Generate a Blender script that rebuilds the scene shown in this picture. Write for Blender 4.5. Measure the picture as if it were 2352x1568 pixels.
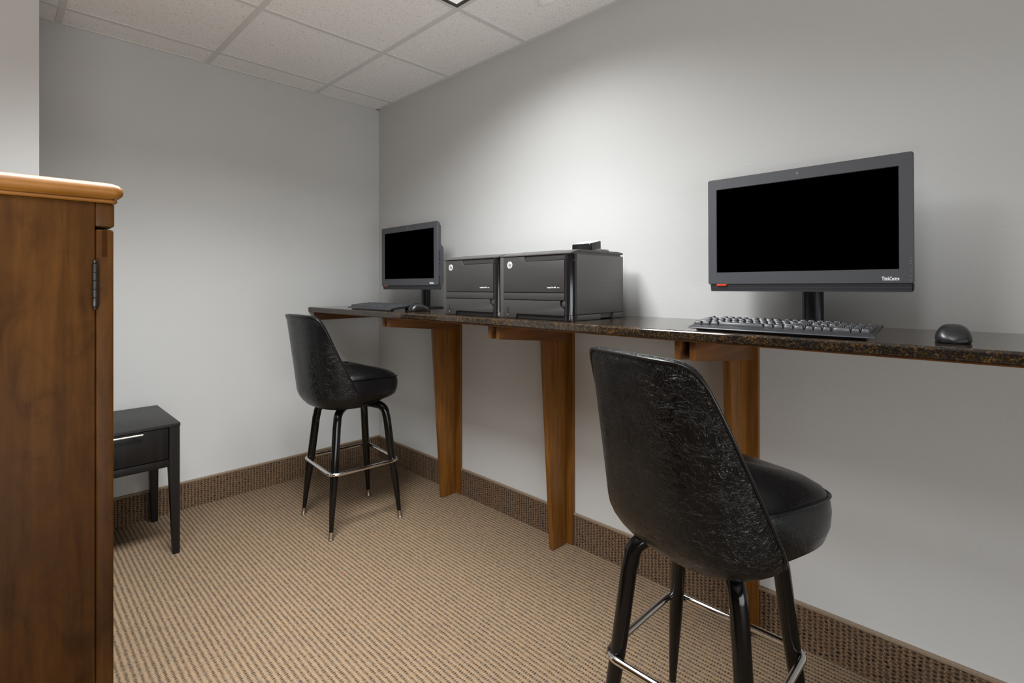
import bpy, bmesh, math, random
from mathutils import Vector, Matrix
random.seed(7)
for o in list(bpy.data.objects):
    bpy.data.objects.remove(o, do_unlink=True)
scene = bpy.context.scene
C = scene.collection
PI = math.pi

# ------------------------------------------------------------------ camera
F_PX, IMG_W, IMG_H, HORIZON = 1176.0, 2352.0, 1568.0, 650.0
HEADING = math.radians(134.65)
CAM = Vector((3.156, -1.879, 1.20))
cd = bpy.data.cameras.new('camera'); cam = bpy.data.objects.new('camera', cd); C.objects.link(cam)
cam.location = CAM
cam.rotation_euler = (PI / 2, 0, HEADING - PI / 2)
cd.sensor_width = 36.0; cd.sensor_fit = 'HORIZONTAL'
cd.lens = 36.0 * F_PX / IMG_W
cd.shift_y = -(IMG_H / 2 - HORIZON) / IMG_W
cd.clip_start = 0.05
scene.camera = cam

# ------------------------------------------------------------------ world, lights, exposure
CEIL = 2.40
scene.view_settings.view_transform = 'Standard'
scene.view_settings.look = 'None'
scene.view_settings.gamma = 1.0
scene.view_settings.use_curve_mapping = False
scene.view_settings.exposure = 0.15
w = bpy.data.worlds.new('world'); scene.world = w; w.use_nodes = True
w.node_tree.nodes['Background'].inputs[0].default_value = (0.9, 0.95, 1.0, 1)
w.node_tree.nodes['Background'].inputs[1].default_value = 0.05

def area(name, loc, sx, sy, power, spread, color):
    l = bpy.data.lights.new(name, 'AREA'); l.shape = 'RECTANGLE'; l.size = sx; l.size_y = sy
    l.energy = power; l.spread = math.radians(spread); l.color = color
    o = bpy.data.objects.new(name, l); C.objects.link(o); o.location = loc
    return o
WARM = (1.0, 0.975, 0.94)
KEY = (1.72, -0.76)          # troffer over the counter, just above the picture
FILL = [(2.94, -1.98), (1.72, -1.98)]  # ceiling cells given to the two added fill lights
NEUT = (0.93, 0.965, 0.99)
KEY_L = (1.72, -1.065)       # the fixture is a 2x4 running away from the counter
area('troffer_lamp', (KEY_L[0], KEY_L[1], CEIL - 0.006), 0.46, 1.07, 31.0, 146, NEUT)
area('troffer_lamp_rear_half', (KEY_L[0], -1.37, CEIL - 0.008), 0.46, 0.46, 25.0, 130, NEUT)
area('fill_lamp_cabinet', (1.72, -1.98, CEIL - 0.006), 0.46, 0.46, 16.0, 90, NEUT)  # added out-of-view fill lamp, narrow beam for floor and bounce light
area('fill_lamp_room', (2.94, -1.98, CEIL - 0.006), 0.46, 0.46, 12.0, 150, NEUT)  # added overhead lamp, fills the room from out of view
_d = area('open_side_fill', (5.9, -2.8, 0.62), 4.5, 1.2, 84.0, 180, NEUT); _d.rotation_euler = (PI / 2, 0, PI / 2)  # added fill panel on the unseen open side, no real doorway
_u = area('added_ceiling_fill', (2.9, -2.3, 0.9), 0.3, 0.3, 7.0, 130, NEUT); _u.rotation_euler = (PI - 0.5, 0, 0.9)  # bare lamp added behind the camera to brighten the ceiling

# ------------------------------------------------------------------ node helpers
def new_mat(name):
    m = bpy.data.materials.new(name); m.use_nodes = True
    return m, m.node_tree, m.node_tree.nodes['Principled BSDF']
def node(nt, typ, **kw):
    n = nt.nodes.new(typ)
    for k, v in kw.items():
        if k.startswith('i_'):
            n.inputs[k[2:].replace('_', ' ')].default_value = v
        else:
            setattr(n, k, v)
    return n
def link(nt, a, b): nt.links.new(a, b)
def mth(nt, op, a, b=None, c=None, clamp=False):
    n = nt.nodes.new('ShaderNodeMath'); n.operation = op; n.use_clamp = clamp
    for i, v in enumerate((a, b, c)):
        if v is None: continue
        if isinstance(v, (int, float)): n.inputs[i].default_value = v
        else: link(nt, v, n.inputs[i])
    return n.outputs[0]
def mixc(nt, fac, a, b, blend='MIX'):
    n = nt.nodes.new('ShaderNodeMix'); n.data_type = 'RGBA'; n.blend_type = blend
    for s, v in ((0, fac), (6, a), (7, b)):
        if isinstance(v, (int, float)): n.inputs[s].default_value = v
        elif isinstance(v, tuple): n.inputs[s].default_value = (*v, 1) if len(v) == 3 else v
        else: link(nt, v, n.inputs[s])
    return n.outputs[2]
def ramp(nt, fac, stops):
    n = nt.nodes.new('ShaderNodeValToRGB'); cr = n.color_ramp
    while len(cr.elements) > 1: cr.elements.remove(cr.elements[-1])
    cr.elements[0].position = stops[0][0]; cr.elements[0].color = (*stops[0][1], 1)
    for p, c in stops[1:]:
        e = cr.elements.new(p); e.color = (*c, 1)
    link(nt, fac, n.inputs[0]); return n.outputs[0]
def coords(nt, kind='Object', scale=(1, 1, 1), rot=(0, 0, 0)):
    t = nt.nodes.new('ShaderNodeTexCoord'); m = nt.nodes.new('ShaderNodeMapping')
    m.inputs['Scale'].default_value = scale; m.inputs['Rotation'].default_value = rot
    link(nt, t.outputs[kind], m.inputs['Vector']); return m.outputs[0]
def noise(nt, vec, scale, detail=3, rough=0.5, dist=0.0):
    n = node(nt, 'ShaderNodeTexNoise'); n.inputs['Scale'].default_value = scale
    n.inputs['Detail'].default_value = detail; n.inputs['Roughness'].default_value = rough
    n.inputs['Distortion'].default_value = dist
    link(nt, vec, n.inputs['Vector']); return n.outputs[0]
def bump(nt, bsdf, h, strength, dist):
    b = nt.nodes.new('ShaderNodeBump'); b.inputs['Strength'].default_value = strength
    b.inputs['Distance'].default_value = dist
    link(nt, h, b.inputs['Height']); link(nt, b.outputs[0], bsdf.inputs['Normal'])
def plain(name, col, rough=0.5, metal=0.0, spec=0.5, vary=0.06, nscale=40, bumpv=0.0, coat=0.0):
    m, nt, b = new_mat(name)
    v = coords(nt)
    n = noise(nt, v, nscale, 4)
    lo = tuple(c * (1 - vary) for c in col); hi = tuple(min(1, c * (1 + vary)) for c in col)
    link(nt, ramp(nt, n, [(0.3, lo), (0.7, hi)]), b.inputs['Base Color'])
    b.inputs['Roughness'].default_value = rough; b.inputs['Metallic'].default_value = metal
    b.inputs['Specular IOR Level'].default_value = spec
    b.inputs['Coat Weight'].default_value = coat
    if bumpv: bump(nt, b, noise(nt, v, nscale * 8, 2), bumpv, 0.001)
    return m

# wall paint: light grey with faint trowel texture
def wall_material():
    m, nt, b = new_mat('wall_paint')
    v = coords(nt)
    n1 = noise(nt, v, 1.2, 3)
    link(nt, ramp(nt, n1, [(0.3, (0.52, 0.515, 0.500)), (0.7, (0.55, 0.545, 0.53))]), b.inputs['Base Color'])
    b.inputs['Roughness'].default_value = 0.62
    b.inputs['Specular IOR Level'].default_value = 0.25
    fine = noise(nt, v, 95, 3, 0.6)
    wv = noise(nt, v, 9, 4, 0.6)
    vor = node(nt, 'ShaderNodeTexVoronoi', feature='DISTANCE_TO_EDGE'); vor.inputs['Scale'].default_value = 4.5
    wob = node(nt, 'ShaderNodeVectorMath', operation='ADD')
    nn = node(nt, 'ShaderNodeTexNoise'); nn.inputs['Scale'].default_value = 5.0; nn.inputs['Detail'].default_value = 3
    link(nt, v, nn.inputs['Vector'])
    sc = node(nt, 'ShaderNodeVectorMath', operation='SCALE'); sc.inputs['Scale'].default_value = 0.5
    link(nt, nn.outputs[1], sc.inputs[0]); link(nt, sc.outputs[0], wob.inputs[0]); link(nt, v, wob.inputs[1])
    link(nt, wob.outputs[0], vor.inputs['Vector'])
    ridge = mth(nt, 'SUBTRACT', 1.0, mth(nt, 'MULTIPLY', vor.outputs['Distance'], 45.0, clamp=True), clamp=True)
    mask = mth(nt, 'MULTIPLY', mth(nt, 'SUBTRACT', noise(nt, v, 2.3, 2), 0.52), 9.0, clamp=True)
    ridge = mth(nt, 'MULTIPLY', ridge, mask)
    h = mth(nt, 'ADD', mth(nt, 'MULTIPLY', fine, 0.45), mth(nt, 'MULTIPLY', wv, 0.5))
    h = mth(nt, 'ADD', h, mth(nt, 'MULTIPLY', ridge, 0.12))
    bump(nt, b, h, 0.32, 0.003)
    return m
WALL = wall_material()
WALL_DARK = plain('unseen_wall_dark', (0.10, 0.075, 0.055), 0.6)  # unseen wall made dark so the black vinyl reflects less grey

def carpet_material(name, axis_row, axis_col, pr, pc, light, mid, dark, amt, wob=0.0045, stag=0.37, g0=(-1.2, 0.1), h0=(-1.1, 0.35), knit=False):
    """rows of loops: axis_row = axis across the rows, axis_col = axis along them"""
    m, nt, b = new_mat(name)
    g = node(nt, 'ShaderNodeNewGeometry'); s = node(nt, 'ShaderNodeSeparateXYZ')
    wobv = node(nt, 'ShaderNodeTexNoise'); wobv.inputs['Scale'].default_value = 70; wobv.inputs['Detail'].default_value = 1
    link(nt, g.outputs['Position'], wobv.inputs['Vector'])
    sc = node(nt, 'ShaderNodeVectorMath', operation='SCALE'); sc.inputs['Scale'].default_value = wob
    link(nt, wobv.outputs[1], sc.inputs[0])
    ad = node(nt, 'ShaderNodeVectorMath', operation='ADD'); link(nt, g.outputs['Position'], ad.inputs[0]); link(nt, sc.outputs[0], ad.inputs[1])
    link(nt, ad.outputs[0], s.inputs[0])
    u = mth(nt, 'DIVIDE', s.outputs[axis_row], pr); v = mth(nt, 'DIVIDE', s.outputs[axis_col], pc)
    row = mth(nt, 'COSINE', mth(nt, 'MULTIPLY', u, 2 * PI))             # +1 loops, -1 gap
    fu = mth(nt, 'FLOOR', u)
    v2 = mth(nt, 'ADD', v, mth(nt, 'MULTIPLY', fu, stag))
    fv = mth(nt, 'FLOOR', v2)
    dash = mth(nt, 'COSINE', mth(nt, 'MULTIPLY', v2, 2 * PI))
    comb = node(nt, 'ShaderNodeCombineXYZ'); link(nt, fu, comb.inputs[0]); link(nt, fv, comb.inputs[1])
    wn = node(nt, 'ShaderNodeTexWhiteNoise'); wn.noise_dimensions = '3D'; link(nt, comb.outputs[0], wn.inputs['Vector'])
    rnd = wn.outputs['Value']
    gap = mth(nt, 'MULTIPLY_ADD', row, g0[0], g0[1], clamp=True)           # 1 in the gaps
    hole = mth(nt, 'MULTIPLY_ADD', dash, h0[0], h0[1], clamp=True)
    dm = mth(nt, 'MULTIPLY', mth(nt, 'MULTIPLY', gap, hole), mth(nt, 'MULTIPLY_ADD', rnd, 1.4, 0.15, clamp=True))
    dm = mth(nt, 'MULTIPLY', dm, amt, clamp=True)
    if knit:
        a_ = mth(nt, 'MULTIPLY_ADD', mth(nt, 'MULTIPLY', row, dash), 0.5, 0.5)
        nz = noise(nt, g.outputs['Position'], 260, 2, 0.7)
        dm = mth(nt, 'MULTIPLY', mth(nt, 'SUBTRACT', mth(nt, 'MULTIPLY', mth(nt, 'MULTIPLY', gap, hole), mth(nt, 'MULTIPLY_ADD', nz, 1.6, 0.2)), 0.28), 2.2, clamp=True)
        dm = mth(nt, 'MULTIPLY', dm, mth(nt, 'MULTIPLY_ADD', rnd, 0.6, 0.4))
    fib = noise(nt, g.outputs['Position'], 330, 4, 0.8)
    base = mixc(nt, mth(nt, 'MULTIPLY_ADD', row, 0.5, 0.5), mid, light)
    base = mixc(nt, mth(nt, 'MULTIPLY', mth(nt, 'MULTIPLY_ADD', dash, -0.5, 0.5), 0.45), base, mid)
    if knit:
        hi = mth(nt, 'MULTIPLY', mth(nt, 'MULTIPLY_ADD', row, 0.9, 0.1, clamp=True), mth(nt, 'MULTIPLY_ADD', dash, 0.9, 0.1, clamp=True))
        base = mixc(nt, mth(nt, 'MULTIPLY', hi, 0.7), mid, tuple(c * 1.5 for c in light))
    base = mixc(nt, 0.5, base, ramp(nt, fib, [(0.36, (0.22, 0.20, 0.18)), (0.50, (0.85, 0.85, 0.85)), (0.64, (1.35, 1.35, 1.35))]), 'MULTIPLY')
    rc = ramp(nt, wn.outputs['Color'], [(0.0, (0.78, 0.8, 0.84)), (0.5, (1, 1, 1)), (1.0, (1.12, 1.0, 0.88))])
    base = mixc(nt, 0.8, base, rc, 'MULTIPLY')
    big = noise(nt, g.outputs['Position'], 1.3, 2)
    base = mixc(nt, 1.0, base, ramp(nt, big, [(0.35, (0.94, 0.94, 0.94)), (0.65, (1, 1, 1))]), 'MULTIPLY')
    link(nt, mixc(nt, dm, base, dark), b.inputs['Base Color'])
    b.inputs['Roughness'].default_value = 0.95; b.inputs['Specular IOR Level'].default_value = 0.08
    h = mth(nt, 'ADD', mth(nt, 'MULTIPLY', mth(nt, 'MULTIPLY', row, 0.5), mth(nt, 'MULTIPLY_ADD', dash, 0.4, 0.6)), mth(nt, 'MULTIPLY', fib, 0.5))
    bump(nt, b, h, 0.8, 0.003)
    return m
CARPET = carpet_material('carpet_loops', 1, 0, 0.0174, 0.0088, (0.290, 0.206, 0.130), (0.165, 0.113, 0.070), (0.020, 0.018, 0.022), 0.9, 0.0065, 0.5)
BASE_R = carpet_material('carpet_base_right', 0, 2, 0.0158, 0.0118, (0.26, 0.168, 0.105), (0.135, 0.086, 0.053), (0.006, 0.007, 0.008), 1.5, 0.010, 0.5, (-0.7, 0.5), (-0.7, 0.5), True)
BASE_B = carpet_material('carpet_base_back', 1, 2, 0.0158, 0.0118, (0.28, 0.18, 0.11), (0.145, 0.092, 0.055), (0.006, 0.007, 0.008), 1.5, 0.010, 0.5, (-0.7, 0.5), (-0.7, 0.5), True)
BINDING = plain('binding_tape', (0.225, 0.165, 0.11), 0.9, vary=0.15, nscale=200)

def tile_material():
    m, nt, b = new_mat('ceiling_tile')
    v = coords(nt)
    s1 = noise(nt, v, 150, 2, 0.6)
    s2 = noise(nt, v, 330, 2, 0.6)
    k = mth(nt, 'MULTIPLY', mth(nt, 'SUBTRACT', s1, 0.655), 30.0, clamp=True)
    k2 = mth(nt, 'MULTIPLY', mth(nt, 'SUBTRACT', s2, 0.63), 22.0, clamp=True)
    k = mth(nt, 'MAXIMUM', k, mth(nt, 'MULTIPLY', k2, 0.8))
    link(nt, mixc(nt, k, (0.92, 0.905, 0.885), (0.40, 0.38, 0.35)), b.inputs['Base Color'])
    b.inputs['Roughness'].default_value = 0.9; b.inputs['Specular IOR Level'].default_value = 0.1
    bump(nt, b, mth(nt, 'SUBTRACT', noise(nt, v, 300, 2), k), 0.25, 0.002)
    return m
TILE = tile_material()
GRID = plain('ceiling_grid_paint', (0.70, 0.685, 0.665), 0.5, vary=0.02)

def granite_material():
    m, nt, b = new_mat('granite')
    v = coords(nt)
    n1 = noise(nt, v, 230, 4, 0.75, 0.25)
    n2 = noise(nt, v, 85, 4, 0.75, 0.3)
    n3 = noise(nt, v, 11, 3, 0.6)
    vo = node(nt, 'ShaderNodeTexVoronoi'); vo.inputs['Scale'].default_value = 150; link(nt, v, vo.inputs['Vector'])
    base = ramp(nt, n1, [(0.30, (0.006, 0.006, 0.006)), (0.47, (0.020, 0.013, 0.008)), (0.58, (0.070, 0.040, 0.015)), (0.68, (0.20, 0.115, 0.045)), (0.80, (0.38, 0.27, 0.15))])
    blk = mth(nt, 'MULTIPLY', mth(nt, 'SUBTRACT', n2, 0.47), 8.0, clamp=True)
    base = mixc(nt, blk, base, (0.010, 0.010, 0.012))
    flake = mth(nt, 'MULTIPLY', mth(nt, 'SUBTRACT', 0.16, vo.outputs['Distance']), 9.0, clamp=True)
    sep = node(nt, 'ShaderNodeSeparateColor'); link(nt, vo.outputs['Color'], sep.inputs[0])
    flake = mth(nt, 'MULTIPLY', flake, mth(nt, 'GREATER_THAN', sep.outputs[0], 0.80))
    base = mixc(nt, flake, base, (0.46, 0.33, 0.20))
    base = mixc(nt, 1.0, base, ramp(nt, n3, [(0.3, (0.55, 0.6, 0.65)), (0.7, (1.25, 1.15, 1.0))]), 'MULTIPLY')
    link(nt, base, b.inputs['Base Color'])
    b.inputs['Roughness'].default_value = 0.09
    b.inputs['Specular IOR Level'].default_value = 0.55
    bump(nt, b, n1, 0.04, 0.001)
    return m
GRANITE = granite_material()

def wood_material(name, c1, c2, c3, axis='Z', rough=0.32, blotch=0.0, gs=1.0, coat=0.0, spec=0.4):
    m, nt, b = new_mat(name)
    sc = {'Z': (26 * gs, 26 * gs, 1.6), 'Y': (26 * gs, 1.6, 26 * gs), 'X': (1.6, 26 * gs, 26 * gs)}[axis]
    v = coords(nt, 'Object', sc)
    n1 = noise(nt, v, 1.0, 6, 0.6, 1.2)
    v2 = coords(nt, 'Object', tuple(s * 5 for s in sc))
    n2 = noise(nt, v2, 1.0, 3, 0.6)
    col = ramp(nt, n1, [(0.28, c1), (0.5, c2), (0.74, c3)])
    col = mixc(nt, 0.35, col, ramp(nt, n2, [(0.3, (0.55, 0.5, 0.45)), (0.7, (1.1, 1.1, 1.1))]), 'MULTIPLY')
    if blotch:
        v3 = coords(nt, 'Object', (1, 1, 0.45))
        n3 = noise(nt, v3, 22, 6, 0.7, 1.0)
        col = mixc(nt, blotch, col, ramp(nt, n3, [(0.32, (0.52, 0.46, 0.42)), (0.5, (0.95, 0.92, 0.9)), (0.68, (1.2, 1.15, 1.0))]), 'MULTIPLY')
    link(nt, col, b.inputs['Base Color'])
    b.inputs['Roughness'].default_value = rough; b.inputs['Coat Weight'].default_value = coat; b.inputs['Specular IOR Level'].default_value = spec
    bump(nt, b, n2, 0.06, 0.001)
    return m
OAK = wood_material('stained_oak_upright', (0.10, 0.036, 0.006), (0.17, 0.066, 0.011), (0.26, 0.11, 0.021), 'Z', 0.35, spec=0.3)
OAK_Y = wood_material('stained_oak_arm', (0.070, 0.025, 0.007), (0.115, 0.045, 0.012), (0.17, 0.070, 0.020), 'Y', 0.4, spec=0.25)
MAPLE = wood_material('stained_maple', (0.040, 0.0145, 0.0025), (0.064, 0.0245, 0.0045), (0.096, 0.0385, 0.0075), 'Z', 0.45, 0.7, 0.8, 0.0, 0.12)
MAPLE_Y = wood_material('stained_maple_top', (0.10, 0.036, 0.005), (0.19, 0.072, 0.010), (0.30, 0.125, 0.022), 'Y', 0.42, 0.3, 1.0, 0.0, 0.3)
ESPRESSO = wood_material('espresso_wood', (0.004, 0.0034, 0.0032), (0.006, 0.005, 0.0048), (0.010, 0.0085, 0.008), 'Z', 0.42, spec=0.28)
ESPRESSO_Y = wood_material('espresso_wood_top', (0.010, 0.009, 0.009), (0.014, 0.013, 0.0125), (0.022, 0.020, 0.019), 'Y', 0.45, 0, 2.0, spec=0.35)

def vinyl_material(name, strength):
    m, nt, b = new_mat(name)
    v = coords(nt)
    nn = node(nt, 'ShaderNodeTexNoise'); nn.inputs['Scale'].default_value = 9; nn.inputs['Detail'].default_value = 3
    link(nt, v, nn.inputs['Vector'])
    sc = node(nt, 'ShaderNodeVectorMath', operation='SCALE'); sc.inputs['Scale'].default_value = 0.10
    link(nt, nn.outputs[1], sc.inputs[0])
    ad = node(nt, 'ShaderNodeVectorMath', operation='ADD'); link(nt, v, ad.inputs[0]); link(nt, sc.outputs[0], ad.inputs[1])
    def creases(s, wd, rot, sz):
        mp = node(nt, 'ShaderNodeMapping'); mp.inputs['Scale'].default_value = sz; mp.inputs['Rotation'].default_value = rot
        link(nt, ad.outputs[0], mp.inputs['Vector'])
        n = node(nt, 'ShaderNodeTexNoise'); n.inputs['Scale'].default_value = s; n.inputs['Detail'].default_value = 2.5
        n.inputs['Distortion'].default_value = 1.1
        link(nt, mp.outputs[0], n.inputs['Vector'])
        d = mth(nt, 'ABSOLUTE', mth(nt, 'SUBTRACT', n.outputs[0], 0.5))
        return mth(nt, 'SUBTRACT', 1.0, mth(nt, 'MULTIPLY', d, wd, clamp=True))
    a = creases(36, 26, (0.3, 0.2, 0.5), (1, 1, 2.1))
    c = creases(85, 14, (0.9, 0.4, 0.1), (1, 1.3, 0.8))
    h = mth(nt, 'ADD', mth(nt, 'MULTIPLY', a, 0.65), mth(nt, 'MULTIPLY', c, 0.30))
    patch = ramp(nt, noise(nt, v, 5, 2), [(0.35, (0.35, 0.35, 0.35)), (0.6, (1, 1, 1))])
    h = mth(nt, 'MULTIPLY', h, patch)
    b.inputs['Base Color'].default_value = (0.0036, 0.0035, 0.0038, 1)
    b.inputs['Roughness'].default_value = 0.25
    b.inputs['Specular IOR Level'].default_value = 0.36
    bump(nt, b, h, strength, 0.0022)
    return m
VINYL = vinyl_material('black_crinkled_vinyl', 0.60)
VINYL_SEAT = vinyl_material('black_seat_vinyl', 0.2)
PIPING = plain('black_piping', (0.004, 0.004, 0.0045), 0.30, spec=0.4)
LEGMETAL = plain('black_enamel', (0.003, 0.0028, 0.0028), 0.12, spec=0.4)
CHROME = plain('chrome', (0.70, 0.69, 0.67), 0.14, 1.0, vary=0.03)
BRASS = plain('brushed_ferrule', (0.36, 0.31, 0.25), 0.38, 1.0, vary=0.2, nscale=80)
STEEL = plain('brushed_steel', (0.60, 0.58, 0.55), 0.3, 1.0)
PC_GREY = plain('graphite_plastic', (0.056, 0.057, 0.063), 0.5, vary=0.10, nscale=300, bumpv=0.15)
PC_DARK = plain('dark_back_plastic', (0.022, 0.022, 0.024), 0.5)
STANDM = plain('stand_black', (0.008, 0.008, 0.009), 0.30)
SCREEN = plain('unlit_screen', (0.00004, 0.00004, 0.00004), 1.0, spec=0.0, vary=0)
RED = plain('red_plastic', (0.72, 0.055, 0.020), 0.4)
WHITE = plain('white_print', (0.78, 0.78, 0.78), 0.5, vary=0.01)
LOGO = plain('silver_logo', (0.50, 0.49, 0.47), 0.35, vary=0.02)
DOTS = plain('grey_print', (0.22, 0.23, 0.24), 0.5)
SLOT = plain('black_gap', (0.003, 0.003, 0.003), 0.6)
KEYS = plain('keycap_plastic', (0.033, 0.033, 0.036), 0.36, vary=0.05)
KBODY = plain('keyboard_plastic', (0.028, 0.028, 0.031), 0.36, bumpv=0.06)
MOUSEM = plain('mouse_plastic', (0.0105, 0.0100, 0.0105), 0.34, spec=0.6)
HINGE = plain('dark_bronze', (0.030, 0.024, 0.021), 0.38, 0.6, vary=0.25, nscale=120)

def grille_material():
    m, nt, b = new_mat('perforated_plastic')
    v = coords(nt)
    vo = node(nt, 'ShaderNodeTexVoronoi'); vo.inputs['Scale'].default_value = 380; vo.inputs['Randomness'].default_value = 0.0
    link(nt, v, vo.inputs['Vector'])
    k = mth(nt, 'LESS_THAN', vo.outputs['Distance'], 0.36)
    link(nt, mixc(nt, k, (0.050, 0.050, 0.054), (0.006, 0.006, 0.006)), b.inputs['Base Color'])
    b.inputs['Roughness'].default_value = 0.5
    return m
GRILLE = grille_material()
def printer_material(name, col):
    m, nt, b = new_mat(name)
    g = coords(nt)
    sp = node(nt, 'ShaderNodeSeparateXYZ'); link(nt, g, sp.inputs[0])
    z = mth(nt, 'SINE', mth(nt, 'MULTIPLY', sp.outputs[2], 2 * PI / 0.0026))
    k = noise(nt, coords(nt, 'Object', (3, 3, 260)), 1.0, 3)
    link(nt, mixc(nt, k, tuple(c * 0.86 for c in col), tuple(c * 1.12 for c in col)), b.inputs['Base Color'])
    b.inputs['Roughness'].default_value = 0.42
    bump(nt, b, z, 0.03, 0.0005)
    return m
PRN = printer_material('printer_ribbed_plastic', (0.034, 0.031, 0.030))
PRN_SIDE = printer_material('printer_side_plastic', (0.125, 0.117, 0.110))
PRN_TOP = plain('printer_lid_plastic', (0.060, 0.056, 0.052), 0.38)
PRN_GLOSS = plain('printer_gloss_black', (0.0075, 0.007, 0.008), 0.10, spec=0.6)
LENS = None

# ------------------------------------------------------------------ mesh helpers
def finish(name, bm, mat, parent=None, smooth=True, angle=35):
    me = bpy.data.meshes.new(name)
    bmesh.ops.recalc_face_normals(bm, faces=bm.faces)
    bm.to_mesh(me); bm.free()
    if mat is not None:
        for mm in (mat if isinstance(mat, (list, tuple)) else [mat]): me.materials.append(mm)
    if smooth:
        for p in me.polygons: p.use_smooth = True
        me.set_sharp_from_angle(angle=math.radians(angle))
    o = bpy.data.objects.new(name, me); C.objects.link(o)
    if parent is not None: o.parent = parent
    return o
def add_box(bm, x0, x1, y0, y1, z0, z1, bev=0.0, seg=2, M=None):
    vs = [bm.verts.new((x, y, z)) for x in (x0, x1) for y in (y0, y1) for z in (z0, z1)]
    q = [(0, 1, 3, 2), (4, 6, 7, 5), (0, 4, 5, 1), (2, 3, 7, 6), (0, 2, 6, 4), (1, 5, 7, 3)]
    fs = [bm.faces.new([vs[i] for i in f]) for f in q]
    if bev > 0:
        es = list({e for f in fs for e in f.edges})
        r = bmesh.ops.bevel(bm, geom=es, offset=bev, segments=seg, affect='EDGES', profile=0.5)
        vs = list({v for f in r['faces'] for v in f.verts} | {v for v in vs if v.is_valid})
    if M is not None: bmesh.ops.transform(bm, matrix=M, verts=[v for v in vs if v.is_valid])
    return vs
def box(name, x0, x1, y0, y1, z0, z1, mat, parent=None, bev=0.0, seg=2):
    bm = bmesh.new(); add_box(bm, x0, x1, y0, y1, z0, z1, bev, seg)
    return finish(name, bm, mat, parent, smooth=bev > 0)
def add_prism(bm, pts, axis, a0, a1):
    """pts: 2D polygon in the plane normal to axis"""
    def P(p, a):
        if axis == 'x': return (a, p[0], p[1])
        if axis == 'y': return (p[0], a, p[1])
        return (p[0], p[1], a)
    A = [bm.verts.new(P(p, a0)) for p in pts]; B = [bm.verts.new(P(p, a1)) for p in pts]
    n = len(pts)
    fs = [bm.faces.new(A), bm.faces.new(B[::-1])]
    for i in range(n): fs.append(bm.faces.new((A[i], B[i], B[(i + 1) % n], A[(i + 1) % n])))
    return fs
def bevel_all(bm, off, seg=2, angle=25):
    es = [e for e in bm.edges if len(e.link_faces) == 2 and e.calc_face_angle(0) > math.radians(angle)]
    bmesh.ops.bevel(bm, geom=es, offset=off, segments=seg, affect='EDGES', profile=0.5)
def prism(name, pts, axis, a0, a1, mat, parent=None, bev=0.0, seg=2):
    bm = bmesh.new(); add_prism(bm, pts, axis, a0, a1)
    bmesh.ops.recalc_face_normals(bm, faces=bm.faces)
    if bev: bevel_all(bm, bev, seg)
    return finish(name, bm, mat, parent, smooth=bev > 0)
def add_tube(bm, path, radii, n=16, closed=False, cap=True):
    path = [Vector(p) for p in path]; N = len(path)
    if isinstance(radii, (int, float)): radii = [radii] * N
    tang = []
    for i in range(N):
        a = path[(i - 1) % N] if (closed or i > 0) else path[i]
        b = path[(i + 1) % N] if (closed or i < N - 1) else path[i]
        tang.append((b - a).normalized())
    up = Vector((0, 0, 1)) if abs(tang[0].z) < 0.9 else Vector((1, 0, 0))
    nrm = tang[0].cross(up).normalized()
    rings = []
    for i in range(N):
        if i > 0:
            q = tang[i - 1].rotation_difference(tang[i]); nrm = (q @ nrm).normalized()
        bn = tang[i].cross(nrm)
        rings.append([bm.verts.new(path[i] + (nrm * math.cos(2 * PI * k / n) + bn * math.sin(2 * PI * k / n)) * radii[i]) for k in range(n)])
    M = N if closed else N - 1
    for i in range(M):
        A, B = rings[i], rings[(i + 1) % N]
        off = 0
        if closed and i == N - 1:
            off = min(range(n), key=lambda s: (B[s].co - A[0].co).length)
        for k in range(n):
            bm.faces.new((A[k], A[(k + 1) % n], B[(k + 1 + off) % n], B[(k + off) % n]))
    if cap and not closed:
        bm.faces.new(rings[0][::-1]); bm.faces.new(rings[-1])
def tube(name, path, radii, mat, parent=None, n=16, closed=False):
    bm = bmesh.new(); add_tube(bm, path, radii, n, closed)
    return finish(name, bm, mat, parent, angle=50)
def add_lathe(bm, prof, n=24, M=None):
    rings = []
    for r, z in prof:
        if r < 1e-6: rings.append([bm.verts.new((0, 0, z))])
        else: rings.append([bm.verts.new((r * math.cos(2 * PI * k / n), r * math.sin(2 * PI * k / n), z)) for k in range(n)])
    for A, B in zip(rings, rings[1:]):
        if len(A) == 1 and len(B) == 1: continue
        for k in range(n):
            k2 = (k + 1) % n
            if len(A) == 1: bm.faces.new((A[0], B[k2], B[k]))
            elif len(B) == 1: bm.faces.new((A[k], A[k2], B[0]))
            else: bm.faces.new((A[k], A[k2], B[k2], B[k]))
    if M is not None: bmesh.ops.transform(bm, matrix=M, verts=[v for R in rings for v in R])
def lathe(name, prof, mat, parent=None, n=24, M=None):
    bm = bmesh.new(); add_lathe(bm, prof, n, M); return finish(name, bm, mat, parent, angle=40)
def loft(name, rings, mat, parent=None, cap=True, angle=60):
    bm = bmesh.new(); R = [[bm.verts.new(p) for p in r] for r in rings]
    for A, B in zip(R, R[1:]):
        n = len(A)
        for k in range(n): bm.faces.new((A[k], A[(k + 1) % n], B[(k + 1) % n], B[k]))
    if cap: bm.faces.new(R[0][::-1]); bm.faces.new(R[-1])
    return finish(name, bm, mat, parent, angle=angle)
def thing(name, label, cat, loc=(0, 0, 0), rot=(0, 0, 0), group=None):
    o = bpy.data.objects.new(name, None); C.objects.link(o)
    o.empty_display_size = 0.05
    o.location = loc; o.rotation_euler = rot; o['label'] = label; o['category'] = cat
    if group: o['group'] = group
    return o
def tag(o, label, cat, group=None):
    o['label'] = label; o['category'] = cat
    if group: o['group'] = group
    return o
def struct(o):
    o['kind'] = 'structure'; return o
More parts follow.
